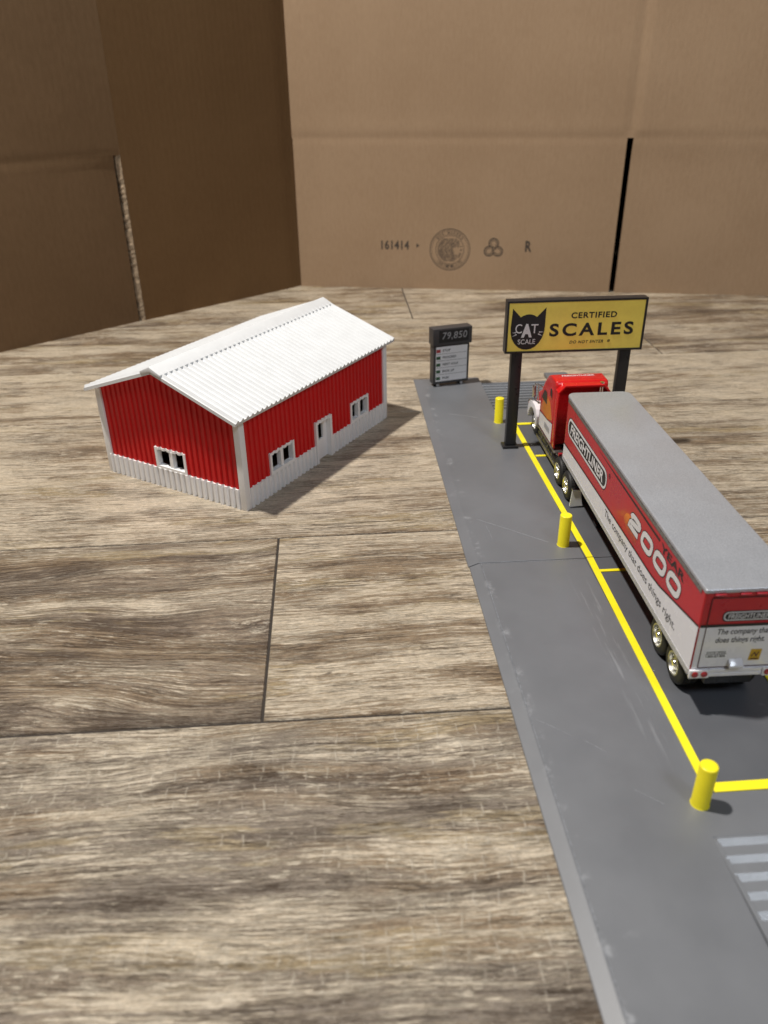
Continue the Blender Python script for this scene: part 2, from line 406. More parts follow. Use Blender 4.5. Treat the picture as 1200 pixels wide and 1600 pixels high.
ca = me.attributes.new('plank', 'FLOAT_VECTOR', 'FACE'); ca.data.foreach_set('vector', [q for c in cols for q in c])
me.materials.append(m_wood); fo = bpy.data.objects.new('floor', me); S.collection.objects.link(fo)
tag(fo, 'weathered grey brown wood look floor boards', None, None, 'structure')
g_ = MB().box(-1300, -470, -6, 1400, 1360, -.55).build('floor_grout', m_grout); tag(g_, 'dark grout under the floor boards', None, None, 'structure')

# ================================================================== CARDBOARD
def groove(d, wd, dep): return dep*math.exp(-(d/wd)**2)
def wall(mb, u0, u1, z0, z1, off, thick=4.5, nu=40, nz=40, uzs=None, zzs=None):
    """cardboard sheet standing on local x (u), z; off(u,z) is the surface's depth along local +y"""
    us = uzs or [u0+(u1-u0)*i/nu for i in range(nu+1)]; zs = zzs or [z0+(z1-z0)*i/nz for i in range(nz+1)]
    nu = len(us)-1; nz = len(zs)-1; W = nu+1
    vs = [(u, off(u, z), z) for z in zs for u in us]; N = len(vs); vs += [(u, off(u, z)+thick, z) for z in zs for u in us]
    fs = []
    for j in range(nz):
        for i in range(nu):
            a = j*W+i; fs.append((a, a+1, a+W+1, a+W)); fs.append((N+a, N+a+W, N+a+W+1, N+a+1))
    for i in range(nu): fs.append((i, N+i, N+i+1, i+1)); a = nz*W+i; fs.append((a, a+1, N+a+1, N+a))
    for j in range(nz): a = j*W; fs.append((a, a+W, N+a+W, N+a)); a += nu; fs.append((a, N+a, N+a+W, a+W))
    mb.add(vs, fs, True)
def dense(a, b, n, cs, wd=7, k=12):
    s = set(a+(b-a)*i/n for i in range(n+1))
    for c in cs:
        for i in range(-k, k+1):
            q = c+wd*2.2*i/k
            if a < q < b: s.add(q)
    return sorted(s)
# back box: front wall u=0 at the left edge
ab = math.atan2(979.6-1058.2, 345.4+39.2)
bb = empty('cardboard_box', (-39.2, 1058.2, 0), ab, 'light brown cardboard box standing behind the signs with printed box marks and a black slot', 'cardboard box')
ZC = 174.; UC = 392.
def offb(u, z):
    d = groove(z-ZC, 5, .30)-groove(z-ZC-11, 8, .15)
    if z > ZC: d += (groove(u-UC, 6, .8)-groove(u-UC-14, 9, .35))*min(1, (z-ZC)/8)
    return d+1.6*math.sin(u*.013+.4)*math.sin(z*.011)
mb = MB(); wall(mb, 0, 720, ZC, 470, offb, uzs=dense(0, 720, 30, [UC]), zzs=dense(ZC, 470, 18, [ZC, ZC+12]))
mb.build('wall_panel', m_card, bb)
jag = random.Random(3)
mb = MB(); wall(mb, .8, UC-2.8, 0, ZC, offb, uzs=dense(.8, UC-2.8, 24, []), zzs=dense(0, ZC, 14, [ZC])); left_flap = mb.build('flap', m_card, bb)
mb = MB(); wall(mb, UC+4.2, 720, 0, ZC, lambda u, z: offb(u, z)+1.0*min(1, (ZC-z)/25), uzs=dense(UC+4.2, 720, 20, []), zzs=dense(0, ZC, 14, [ZC])); mb.build('flap', m_card, bb)
# the box's other walls, with shade painted into their colour so the slot looks dark
mb = MB(); mb.box(1, 5.6, 0, 5, 330, 470).box(715, 5.6, 0, 719, 330, 470).box(5.1, 326, 0, 714.9, 330, 470).box(1, 5.6, 470.2, 719, 330, 474)
mb.build('box_side', m_void, bb)
P = lambda u, z, h: (u, offb(u, z)-h, z)
mb = MB()
text(mb, '161414', 106, 141, 47.5, 58.5, P, bold=.32, spacing=1.08, thick=.06); 
sheet(mb, [(150, 50), (150, 55.5), (154, 52.8)], P, .01, .07)
mb.build('printed_number', m_brownink, bb)
mb = MB(); cx, cz = 191.7, 48.4
ribbon(mb, circ(cx, cz, 24.6, 64), .9, P, .02, .08, True); ribbon(mb, circ(cx, cz, 22.7, 64), .45, P, .02, .08, True)
ribbon(mb, circ(cx, cz, 17.3, 56), .6, P, .02, .08, True)
for (s_, a0, a1, flip) in (('BOX MAKERS', 142, 38, False), ('CERTIFICATE', 222, 318, True)):
    for i, ch in enumerate(s_):
        if ch == ' ': continue
        a = rad(a0+(a1-a0)*(i+.5)/len(s_)); rr = 18.4; ca_, sa_ = math.cos(a), math.sin(a); sg = -1 if flip else 1
        def Q(u, v, h, ca_=ca_, sa_=sa_, rr=rr, sg=sg):
            q = (rr+(v if sg > 0 else 3.4-v))
            return P(cx+ca_*q+sa_*u*sg, cz+sa_*q-ca_*u*sg, h)
        text(mb, ch, -1.3, 1.3, 0, 3.4, Q, bold=.1, thick=.06)
rr_ = random.Random(5)
for i in range(13):                                     # hatched emblem field of the round stamp
    zz_ = cz-13+i*2.1; hw_ = math.sqrt(max(0, 15.2**2-(zz_-cz)**2))
    x = cx-hw_
    while x < cx+hw_-2:
        l = rr_.uniform(2, 8); x1 = min(x+l, cx+hw_)
        if not (2 < x-cx < 11 and -5 < zz_-cz < 2): sheet(mb, [(x, zz_-.62), (x1, zz_-.62), (x1, zz_+.62), (x, zz_+.62)], P, .01, .06)
        x = x1+rr_.uniform(.4, 1.6)
mb.build('printed_stamp', m_brownink, bb)
mb = MB(); cx2, cz2 = 245.3, 50.5                        # three looped arrows
for k in range(3):
    a = 90+120*k; ox, oz = cx2+6.3*math.cos(rad(a)), cz2+6.3*math.sin(rad(a))
    ribbon(mb, circ(ox, oz, 5.6, 24, a-150, a+165), 1.5, P, .02, .07); ribbon(mb, circ(ox, oz, 3.5, 20, a-140, a+150), .9, P, .02, .07)
    t = rad(a+165); px_, pz_ = ox+4.6*math.cos(t), oz+4.6*math.sin(t)
    sheet(mb, [(px_+1.8*math.cos(t), pz_+1.8*math.sin(t)), (px_-1.8*math.cos(t), pz_-1.8*math.sin(t)), (px_-2.2*math.sin(t), pz_+2.2*math.cos(t))], P, .03, .09)
mb.build('printed_recycling_mark', m_brownink, bb)
mb = MB(); text(mb, 'R', 283.6, 291.4, 47.3, 60.3, P, bold=.4, thick=.06); mb.build('printed_letter', m_brownink, bb)

# left box: runs from the far left to the corner
al = math.atan2(1058.5-917, -38.9+210.6)
lb = empty('cardboard_box', (-210.6, 917.3, 0), al, 'brown cardboard box along the left side, shade painted into its colour, with a torn slot between its flaps', 'cardboard box')
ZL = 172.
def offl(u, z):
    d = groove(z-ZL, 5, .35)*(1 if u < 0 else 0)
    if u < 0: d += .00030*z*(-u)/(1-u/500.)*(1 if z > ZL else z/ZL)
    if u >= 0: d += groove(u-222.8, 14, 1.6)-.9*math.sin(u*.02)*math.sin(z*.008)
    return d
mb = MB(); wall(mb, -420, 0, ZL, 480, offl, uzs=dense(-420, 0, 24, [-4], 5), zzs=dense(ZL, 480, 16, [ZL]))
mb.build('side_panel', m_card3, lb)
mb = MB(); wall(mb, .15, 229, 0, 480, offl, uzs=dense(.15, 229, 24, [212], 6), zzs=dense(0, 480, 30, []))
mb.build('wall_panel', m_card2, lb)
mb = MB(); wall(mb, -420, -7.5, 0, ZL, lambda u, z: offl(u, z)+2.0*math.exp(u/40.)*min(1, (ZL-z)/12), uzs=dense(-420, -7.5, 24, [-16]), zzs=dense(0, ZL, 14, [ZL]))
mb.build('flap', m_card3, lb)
mb = MB()                                                # ragged corrugated edge seen in the slot
nz = 70; vs = []; r_ = random.Random(11)
for j in range(nz+1):
    z = ZL*j/nz; wl = -5.4+2.6*(j/nz)**3+r_.uniform(-.8, .8); wr = -.3+r_.uniform(-.25, .25)
    if z > ZL-26: wl = -4.6+r_.uniform(-.4, .4)
    vs += [(wl, 3.4, z), (wr, .4, z), (wr, 6.5, z), (wl, 6.5, z)]
fs = []
for j in range(nz):
    a = 4*j
    for k in range(4): fs.append((a+k, a+(k+1) % 4, a+4+(k+1) % 4, a+4+k))
fs += [(0, 3, 2, 1), (4*nz, 4*nz+1, 4*nz+2, 4*nz+3)]
mb.add(vs, fs); mb.build('torn_edge', m_edge, lb)
mb = MB(); mb.box(-420, 60, 0, 205, 63, 480).box(-420, 64, 480.5, 205, 90, 484); mb.build('box_side', m_void, lb)

# ================================================================== BARN
ph = rad(55.9387); bx, by = -59.99, 456.76; LB, WB = 179.3, 122.9
br = empty('toy_barn', (bx, by, 0), ph, 'red corrugated toy barn with white roof, corner posts and wainscot', 'toy barn')
HW, RISE = 64.2, 21.4
slope = RISE/(WB/2)
def corr(t, pitch=4.72, h=1.25):
    p = (t/pitch) % 1.0
    return h*(0 if p < .06 or p > .70 else (1 if .16 < p < .60 else ((p-.06)/.10 if p <= .16 else (.70-p)/.10)))
def face_panel(mb, t0, t1, zlo, zhi, place, holes=(), h=.95, back=2.4, pitch=4.72, base=0.):
    brk = set([t0, t1])
    k = math.floor(t0/pitch)
    while k*pitch < t1:
        for q in (.06, .16, .60, .70):
            v = (k+q)*pitch
            if t0 < v < t1: brk.add(v)
        k += 1
    for ho in holes:
        for v in ho[:2]:
            if t0 < v < t1: brk.add(v)
    br_ = sorted(brk)
    for a, b in zip(br_[:-1], br_[1:]):
        if b-a < 1e-6: continue
        m = (a+b)/2; ints = [(zlo, None)]
        segs = [(zlo, 1e9)]
        for ho in holes:
            if ho[0] < m < ho[1]:
                new = []
                for s0, s1 in segs:
                    if ho[2] > s0: new.append((s0, min(s1, ho[2])))
                    if ho[3] < s1: new.append((max(s0, ho[3]), s1))
                segs = new
        for s0, s1 in segs:
            za, zb_ = min(s1, zhi(a)), min(s1, zhi(b))
            if za <= s0: continue
            ha, hb = base+corr(a, pitch, h), base+corr(b, pitch, h)
            v = [place(a, s0, ha), place(b, s0, hb), place(b, zb_, hb), place(a, za, ha),
                 place(a, s0, -back), place(b, s0, -back), place(b, zb_, -back), place(a, za, -back)]
            mb.add(v, [(0, 1, 2, 3), (7, 6, 5, 4), (0, 4, 5, 1), (3, 2, 6, 7), (0, 3, 7, 4), (1, 5, 6, 2)])
PL = lambda t, z, h: (t, 1.2-h, z)             # long front side
PB = lambda t, z, h: (t, WB-1.2+h, z)          # long back side
PG = lambda t, z, h: (1.2-h, t, z)             # gable facing the camera
PH = lambda t, z, h: (LB-1.2+h, t, z)
gz = lambda t: HW-2.2+slope*min(t, WB-t)
WZ = 14.2
wins = {'L': [(27.3, 54.0, 13.6, 29.2), (125.6, 151.0, 13.9, 29.9)], 'G': [(48.2, 75.2, 13.8, 29.4)]}
door = (79.2, 99.4, 0, 31.6)
ins = lambda w_: (w_[0]+1, w_[1]-1, w_[2]+1, w_[3]-1)
def side_wall(t0, t1, place, zhi, holes):
    mb = MB(); face_panel(mb, t0, t1, WZ, zhi, place, [ins(h_) for h_ in holes])
    wl = mb.build('wall', m_red, br)
    mb = MB(); face_panel(mb, t0, t1, 0, lambda t: WZ, place, [ins(h_) if h_[2] > 0 else (h_[0]+1, h_[1]-1, -1, h_[3]) for h_ in holes], base=.25, h=1.75)
    mb.build('wainscot', m_white, br)
side_wall(3.2, LB-3.2, PL, lambda t: HW-1.6, wins['L']+[door])
side_wall(3.2, LB-3.2, PB, lambda t: HW-1.6, [])
side_wall(3.2, WB-3.2, PG, gz, wins['G'])
side_wall(3.2, WB-3.2, PH, gz, [])
def window(w_, place, wide=1.9):
    x0, x1, z0, z1 = w_
    mb = MB(); c = (x0+x1)/2
    def bar(a, b, c_, d, h0, h1): sheet(mb, [(a, c_), (b, c_), (b, d), (a, d)], place, h0, h1)
    bar(x0, x0+wide, z0, z1, -2.5, 1.6); bar(x1-wide, x1, z0, z1, -2.5, 1.6)
    bar(x0+wide, x1-wide, z0, z0+2.2, -2.5, 1.6); bar(c-1.4, c+1.4, z0+2.2, z1-wide, -2.5, .9)
    t = x0+wide-.0                                    # head trim follows the corrugation
    face_panel(mb, x0+wide, x1-wide, z1-wide, lambda q: z1, place, (), back=2.5, base=.5)
    mb.build('window_frame', m_white, br)
for w_ in wins['L']: window(w_, PL)
window(wins['G'][0], PG)
mb = MB()
def bar(a, b, c_, d, h0, h1): sheet(mb, [(a, c_), (b, c_), (b, d), (a, d)], PL, h0, h1)
dx0, dx1, _, dz = door
bar(dx0, dx0+2.3, 0, dz, -3.2, 2.2); bar(dx1-2.3, dx1, 0, dz, -3.2, 2.2)
face_panel(mb, dx0+2.4, dx1-2.4, dz-2.2, lambda q: dz, PL, (), back=2.5, base=.95)
mb.build('door_frame', m_white, br)
mb = MB(); a0, a1 = dx0+2.45, dx1-2.45
bar(a0, a1, 0.2, 15.4, -3.1, -1.5); bar(a0, a0+2.6, 15.4, 27.6, -3.1, -1.5); bar(a1-4.4, a1, 15.4, 27.6, -3.1, -1.5); bar(a0, a1, 27.6, dz-2.25, -3.1, -1.5)
mb.build('door', m_white, br)
# corner posts
for (cx_, cy_, sx, sy) in ((0, 0, 1, 1), (LB, 0, -1, 1), (0, WB, 1, -1), (LB, WB, -1, -1)):
    mb = MB(); a = 4.6; b = 3.1; e = .25
    X = lambda q: cx_+sx*q; Y = lambda q: cy_+sy*q
    poly = [(X(-e), Y(-e)), (X(a), Y(-e)), (X(a), Y(b)), (X(b), Y(b)), (X(b), Y(a)), (X(-e), Y(a))]
    mb.prism(poly, 'z', 0, HW-1.5); mb.build('corner_post', m_white, br, bevel=.25)
# roof: two ribbed slopes and a ridge cap
OG, OE = 6.4, 2.9
sn = math.sqrt(1+slope*slope); nz_, ny_ = 1/sn, slope/sn
def roof_pt(side, u, t, h):          # t: horizontal distance from eave tip to ridge; h above underside, along the normal
    z = HW-2.2-slope*OE+slope*t+.3; y = -OE+t
    y += -ny_*h; z += nz_*h
    return (u, y if side == 0 else WB-y, z)
for side in (0, 1):
    mb = MB(); HT = WB/2+OE; R = []
    pitch = 4.72; us = [-OG]; k = 0
    u = -OG+.9
    prof = [(-OG, 2.1)]
    while u < LB+OG-2.2:
        prof += [(u, 2.1), (u+1.2, 3.8), (u+1.7, 3.8), (u+2.9, 2.1)]; u += pitch
    prof += [(LB+OG, 2.1)]
    n = len(prof); vs = []
    for t in (0, HT):
        vs += [roof_pt(side, q[0], t, q[1]) for q in prof]+[roof_pt(side, q[0], t, 0) for q in prof]
    fs = []
    for i in range(n-1):
        fs += [(i, i+1, 2*n+i+1, 2*n+i), (n+i, 3*n+i, 3*n+i+1, n+i+1), (i, n+i, n+i+1, i+1), (2*n+i, 2*n+i+1, 3*n+i+1, 3*n+i)]
    fs += [(0, 2*n, 3*n, n), (n-1, 2*n-1, 4*n-1, 3*n-1)]
    mb.add(vs, fs); mb.build('roof', m_roofw, br)
mb = MB(); HT = WB/2+OE; cw = 7.5
a = [roof_pt(0, 0, HT-cw, 1.6), roof_pt(0, 0, HT-cw, 3.5), roof_pt(0, 0, HT+.0, 3.7), roof_pt(1, 0, HT-cw, 3.5), roof_pt(1, 0, HT-cw, 1.6), roof_pt(0, 0, HT, 1.4)]
zt = roof_pt(0, 0, HT, 4.5)[2]+.6
poly = [(a[0][1], a[0][2]), (a[1][1], a[1][2]), (WB/2, zt), (a[3][1], a[3][2]), (a[4][1], a[4][2]), (WB/2, a[5][2])]
mb.prism(poly, 'x', -OG-.5, LB+OG+.5); mb.build('ridge_cap', m_roofw, br, bevel=.3)

# ================================================================== SCALE PLATFORM
pf = empty('weigh_scale_platform', (164, 400, 0), 0, 'long grey printed weigh scale platform with yellow lines and ribbed end ramps', 'toy platform')
def pbuild(mb, name, m, bevel=0, seg=2):
    mb.v = [(v[0]-164, v[1]-400, v[2]) for v in mb.v]
    return mb.build(name, m, pf, bevel, 1 if bevel else seg, sharp=9)
ZP = 3.0
def pad(y0, y1, end0, end1, xo, xi, x2, yn, x3=137.7):
    """deck strip: outer foot xo, top edge xi, inner edge x2, stepping in to x3 beside the scale deck (yn = where)"""
    e0 = 6 if end0 else 0; e1 = 8 if end1 else 0
    if end0: q = [(x2, 0), (x2, yn), (190, yn), (190, 209.3), (x3, 209.3), (x3, 1)]
    else: q = [(x3, 0), (x3, 575.3), (190, 575.3), (190, yn), (x2, yn), (x2, 1)]
    def loop(x, ya, yb): return [(x, ya)]+[(u, {0: ya, 1: yb}.get(v, v)) for u, v in q]+[(x, yb)]
    lo = loop(xo, y0, y1); hi = loop(xi, y0+e0, y1-e1); n = len(lo)
    v = [(p[0], p[1], 0) for p in lo]+[(p[0], p[1], .7) for p in lo]+[(p[0], p[1], ZP) for p in hi]
    f = [tuple(range(n))[::-1], tuple(range(2*n, 3*n))]
    for b in (0, n):
        for i in range(n): j = (i+1) % n; f.append((b+i, b+j, b+n+j, b+n+i))
    return MB().add(v, f)
YJ = 378.6
pbuild(pad(106, YJ-.25, True, False, 71.2, 76.8, 130., 189.3), 'deck_section', m_pad, .22)
pbuild(pad(YJ+.25, 690, False, True, 70.6, 76.4, 128.5, 606.4), 'deck_section', m_pad, .22)
for (y0, y1) in ((106, YJ-.25), (YJ+.25, 690)):          # narrow strip on the far side
    pbuild(MB().prism([(190.1, 0), (213, 0), (213, .6), (209.5, ZP), (190.1, ZP)], 'y', y0, y1), 'deck_section', m_pad, .2)
pbuild(MB().prism([(137.8, 0), (190, 0), (190, ZP-.02), (137.8, ZP-.02)], 'y', 209.4, YJ-.25), 'scale_deck', m_deck)
pbuild(MB().prism([(137.8, 0), (190, 0), (190, ZP-.02), (137.8, ZP-.02)], 'y', YJ+.25, 575.2), 'scale_deck', m_deck)
# fine printed edge bead along the inside of the outer slope and along the joint
mb = MB(); r_ = random.Random(2)
y = 130
while y < YJ-1.5: mb.box(77.5, y, ZP-.05, 77.95, y+.55, ZP+.16+r_.uniform(0, .08)); y += 1.02
x = 78
while x < 138: mb.box(x, YJ-1.3, ZP-.05, x+.55, YJ-.95, ZP+.16); x += 1.0
pbuild(mb, 'edge_bead', m_dust)
# stringing hairs / scratches
mb = MB()
for a, b in (((84, 428), (121, 397.5)), ((79.6, 254), (92.5, 243)), ((97, 240), (104, 233)), ((118, 205), (109, 213)), ((90, 600), (112, 590)), ((88, 420), (89, 404))):
    mb = MB(); mb.tube([(a[0], a[1], ZP+.03), ((a[0]+b[0])/2+.2, (a[1]+b[1])/2, ZP+.06), (b[0], b[1], ZP+.03)], .10, 6)
    pbuild(mb, 'plastic_hair', m_dust)
# ramps: ribbed slopes
def ramp(ytop, ybot, x0, x1):
    mb = MB(); d = 1 if ybot > ytop else -1; L = abs(ybot-ytop); n = 10; p = L/n
    zf = lambda s: 2.7*(1-s/L)+.35
    prof = [(0, zf(0))]
    for k in range(n):
        s = k*p; prof += [(s+.9, zf(s)-.25), (s+1.2, zf(s)+.95), (s+1.45, zf(s)+1.0), (s+3.7, zf(s+3.7)-.30), (s+p-.05, zf(s+p)-.28)]
    prof += [(L, .35)]
    poly = [(ytop+d*s, z) for s, z in prof]+[(ytop+d*L, 0), (ytop, 0)]
    mb.prism(poly, 'x', x0, x1); return mb
pbuild(ramp(189.2, 119, 130.6, 189.6), 'ramp', m_ramp)
pbuild(ramp(606.3, 676, 128.9, 189.6), 'ramp', m_ramp)
pbuild(MB().prism([(129.6, 188.9), (131.4, 188.9), (132.2, 150), (132.4, 110), (130.7, 110), (130.5, 150)], 'z', 1.5, ZP+.25), 'ramp_edge', m_ramp, .2)
# yellow lines, each a raised strip
def line(x0, y0, x1, y1, wd):
    mb = MB(); a = Vector((x0, y0)); b = Vector((x1, y1)); d = (b-a).normalized(); n = Vector((-d.y, d.x))*wd/2
    q = [a+n, a-n, b-n, b+n]; mb.prism([(p.x, p.y) for p in q], 'z', ZP-.1, ZP+.55)
    pbuild(mb, 'yellow_line', m_yellow, .12)
line(137.6, 213.4, 140.3, YJ-.3, 3.7); line(140.3, YJ+.3, 137.9, 572, 3.7)
line(139.2, 211.4, 193.7, 211.6, 4.6); line(140.0, 573.6, 193.7, 573.6, 3.6)
line(141.2, 514.8, 190.1, 514.8, 2.6); line(142.0, 364.6, 190.1, 364.6, 2.3)
line(192.0, 214, 192.0, YJ-.3, 3.4); line(192.0, YJ+.3, 192.0, 571.7, 3.4)

# ================================================================== BOLLARDS
def bollard(x, y, label):
    mb = MB(); r = 3.4
    mb.lathe((0, 0, 0), [(0.001, 0), (r+.25, 0), (r+.1, .35), (r, .6), (r, 19.5), (r-.15, 19.85), (r-.5, 20), (.001, 20)], 'z', 40)
    o = mb.build('bollard', m_yellow); o.location = Vector((x, y, ZP))*MM
    try: o.data.set_sharp_from_angle(angle=rad(50))
    except Exception: pass
    return tag(o, label, 'bollard', 'yellow bollards along the yellow line')
bollard(131.4, 204.7, 'short yellow bollard nearest the camera, at the corner of the yellow lines')
bollard(129.0, 394.1, 'short yellow bollard beside the joint in the platform, next to the trailer')
bollard(126.8, 579.9, 'short yellow bollard beside the far ramp, left of the black sign post')

# ================================================================== LARGE SIGN
sg = empty('entry_sign', (164, 533, ZP), 0, 'black framed yellow CERTIFIED SCALES sign with cat head on two black posts', 'sign')
def sbuild(mb, name, m, bevel=0, parent=sg):
    mb.v = [(v[0]-164, v[1]-533, v[2]-ZP) for v in mb.v]; return mb.build(name, m, parent, bevel)
for (x0, x1) in ((122.3, 129.9), (198.7, 206.3)):
    sbuild(MB().box(x0, 530.6, 4.9, x1, 536, 75.2), 'post', m_black, .3)
    sbuild(MB().box(x0-2.1, 528.8, ZP+.02, x1+1.6, 538, 4.85), 'post_base', m_black, .35)
X0, X1, Z0, Z1 = 117.2, 213.2, 74.8, 110.9
mb = MB(); y0, y1 = 529.4, 537.2; b = 1.35
mb.box(X0, y0+1.2, Z0, X1, y1, Z1); frame = sbuild(mb, 'sign_board', m_black, .4)
mb = MB(); mb.box(X0, y0, Z0, X0+b, y0+1.15, Z1).box(X1-b, y0, Z0, X1, y0+1.15, Z1).box(X0+b, y0, Z0, X1-b, y0+1.15, Z0+b).box(X0+b, y0, Z1-b, X1-b, y0+1.15, Z1)
sbuild(mb, 'frame', m_black)
sbuild(MB().box(X0+b+.05, y0+.55, Z0+b+.05, X1-b-.05, y0+1.19, Z1-b-.05), 'sign_face', m_signy)
PS = lambda u, v, h: (X0+u, y0+.5-h, Z0+v)
cat = [(3.9, 31.0), (9.6, 25.0), (11.6, 26.1), (13.4, 26.7), (15.2, 26.9), (17.0, 26.7), (18.8, 26.1), (20.7, 25.0), (26.6, 31.2), (26.6, 18), (26.3, 14.2), (25.2, 10.4),
       (23.2, 6.9), (20.5, 4.2), (17.6, 2.8), (15, 2.4), (12, 2.7), (8.9, 4.2), (6.2, 6.9), (4.2, 10.4), (3.3, 14.2), (3.1, 18), (3.6, 25)]
mb = MB(); sheet(mb, cat, PS, -.04, .06); lg = sbuild(mb, 'cat_head_emblem', m_ink)
mb = MB()
text(mb, 'C', 6.4, 10.9, 14.0, 20.3, PS, bold=0, thick=.16); text(mb, 'T', 17.2, 22.0, 13.9, 20.0, PS, bold=0, thick=.16)
text(mb, 'A', 10.6, 18.0, 11.0, 20.4, PS, bold=.55, thick=.2); text(mb, 'SCALE', 8.6, 20.6, 6.4, 9.7, PS, bold=0, thick=.16)
for p in (((3.9, 14.4), (7.0, 14.9), (7.0, 14.2)), ((4.5, 11.8), (7.2, 13.7), (7.5, 12.9)), ((25.9, 14.6), (22.8, 14.9), (22.8, 14.2)), ((25.2, 11.9), (22.5, 13.7), (22.2, 12.9))):
    sheet(mb, list(p), PS, .06, .14)
sbuild(mb, 'emblem_lettering', m_wink)
mb = MB(); text(mb, 'CERTIFIED', 44.2, 75.6, 23.2, 27.3, PS, bold=.26, spacing=1.15, thick=.1)
text(mb, 'SCALES', 30.0, 88.2, 11.0, 20.0, PS, bold=.28, spacing=1.30, thick=.1)
text(mb, 'DO NOT ENTER', 44.6, 68.2, 5.7, 7.8, PS, bold=.2, shear=.25, spacing=1.2, thick=.1)
text(mb, '#', 71.0, 73.0, 6.0, 7.9, PS, bold=.2, thick=.1)
sbuild(mb, 'sign_lettering', m_ink)

# ================================================================== WEIGHT DISPLAY
dp = empty('weight_display', (84.9, 661.5, ZP), rad(14), 'small dark grey weight display board showing 79,850 above a white list', 'display')
D = lambda u, v, h: (u, -h, v)
MB().box(0, 0, 2.6, 33, 8.5, 37.5).build('housing', m_dgrey, dp, .35)
MB().box(-1.2, -1.6, 37.2, 34.4, 8.9, 51.6).build('header', m_dgrey, dp, .35)
mb = MB(); sheet(mb, [(4, 39.6), (31.2, 39.6), (31.2, 50.2), (4, 50.2)], D, 1.62, 1.75); mb.build('number_screen', m_ink, dp)
mb = MB(); text(mb, '79,850', 7.2, 29.6, 41.6, 48.4, lambda u, v, h: D(u, v, h+1.76), bold=.02, shear=.15, spacing=1.1, thick=.12, ); mb.build('number', m_gink, dp)
mb = MB(); sheet(mb, [(2.2, 4.9), (31, 4.9), (31, 35.6), (2.2, 35.6)], D, .02, .3); lp = mb.build('list_panel', m_signw, dp)
mb = MB(); ym = []
for i, s_ in enumerate(('STOP', 'PROCEED', 'NEXT AXLE', 'BACK UP', 'PARK')):
    zc = 32.4-6.1*i; wd = {0: 7, 1: 12.5, 2: 14.5, 3: 11, 4: 6.6}[i]
    text(mb, s_, 8.2, 8.2+wd, zc-1.2, zc+.9, lambda u, v, h: D(u, v, h+.31), bold=.15, shear=.2, spacing=1.15, thick=.1)
    if i < 4: sheet(mb, [(2.6, zc-3.1), (30.6, zc-3.1), (30.6, zc-2.9), (2.6, zc-2.9)], D, .31, .38)
mb.build('list_lettering', m_gink if False else m_ink, dp)
for i in range(5):
    zc = 32.2-6.1*i; mb = MB(); sheet(mb, [(2.5, zc-1.5), (6.2, zc-1.5), (6.2, zc+1.2), (2.5, zc+1.2)], D, .31, .42)
    mb.build('list_marker', m_rink if i == 0 else m_grink, dp)
for x in (4.5, 26.5):
    mb = MB(); mb.box(x-1.4, .6, 0, x+1.4, 7.5, 2.58); mb.build('foot', m_black, dp, .3)
    MB().lathe((x, -.2, 1.4), [(.001, 0), (1.3, 0), (1.3, .9), (.001, .9)], 'y', 20).build('foot_bolt', m_gink, dp)

# ================================================================== TRAILER
TL, TW = 219.5, 39.6
tr = empty('semi_trailer', (143.6, 254.5, ZP), math.atan2(-3.2, 219.5), 'long red and white toy semi trailer with silver roof and YEAR 2000 on its side', 'toy trailer')
ZB = 19.8; ZT = 63.2
def plan(i=0., rf=5.5, rr=.9):
    x0, x1, y0, y1 = i, TW-i, i, TL-i; o = []
    for cx_, cy_, r, a0 in ((x1-rf, y1-rf, rf, 0), (x0+rf, y1-rf, rf, 90), (x0+rr, y0+rr, rr, 180), (x1-rr, y0+rr, rr, 270)):
        for k in range(9): a = rad(a0+90*k/8); o.append((cx_+r*math.cos(a), cy_+r*math.sin(a)))
    return o
mb = MB(); mb.prism(plan(), 'z', ZB+.3, ZT-2.0); mb.build('body', m_tredside, tr)
mb = MB(); mb.prism(plan(-.25), 'z', ZT-1.95, ZT); mb.build('roof', m_silver, tr, .55, 3)
K = TL/214.7
PT = lambda u, v, h: (-h, TL-u*K, ZB+v)                 # left side: u from the front, v up
PR = lambda u, v, h: (TW+h, TL-u*K, ZB+v)
bound = [(4.5, 11.0), (40, 12.4), (98, 14.3), (140, 15.2), (164, 15.7), (174, 16.7), (184, 18.8), (214.6, 25.2)]
for PP in (PT, PR):
    mb = MB(); sheet(mb, [(4.5, .3)]+[(214.6, .3)]+bound[::-1], PP, .01, .12); mb.build('white_skirt', m_twhite, tr)
    mb = MB(); ribbon(mb, bound, .85, PP, .12, .17); mb.build('black_stripe', m_ink, tr)
    mb = MB()
    n = 110
    top = [(4.5+(214.4-4.5)*i/n, 2.6) for i in range(n+1)]
    sheet(mb, [(4.5, -.2), (214.4, -.2)]+top[::-1], PP, .13, .35); mb.build('bottom_rail', m_diamond, tr)
    mb = MB(); sheet(mb, [(5.2, 39.5), (211.5, 39.5), (211.5, 41.3), (5.2, 41.3)], PP, .01, .3)
    mb.build('top_rail', m_rail, tr)
mb = MB(); r_ = random.Random(4)
# front bevel: white wrap around the rounded front
pf_ = [p for p in plan(-.1) if p[1] > TL-5.6]
for a, b in zip(pf_[:-1], pf_[1:]):
    mb.add([(a[0], a[1], ZB+.3), (b[0], b[1], ZB+.3), (b[0], b[1], ZB+11), (a[0], a[1], ZB+11)], [(0, 1, 2, 3)])
mb.build('front_skirt', m_twhite, tr)
# dark tapered streak above the lettering
mb = MB(); sheet(mb, [(72, 37.0), (105, 36.1), (166.4, 35.7), (166.4, 36.9), (105, 37.1)], PT, .02, .1); mb.build('black_streak', m_ink, tr)
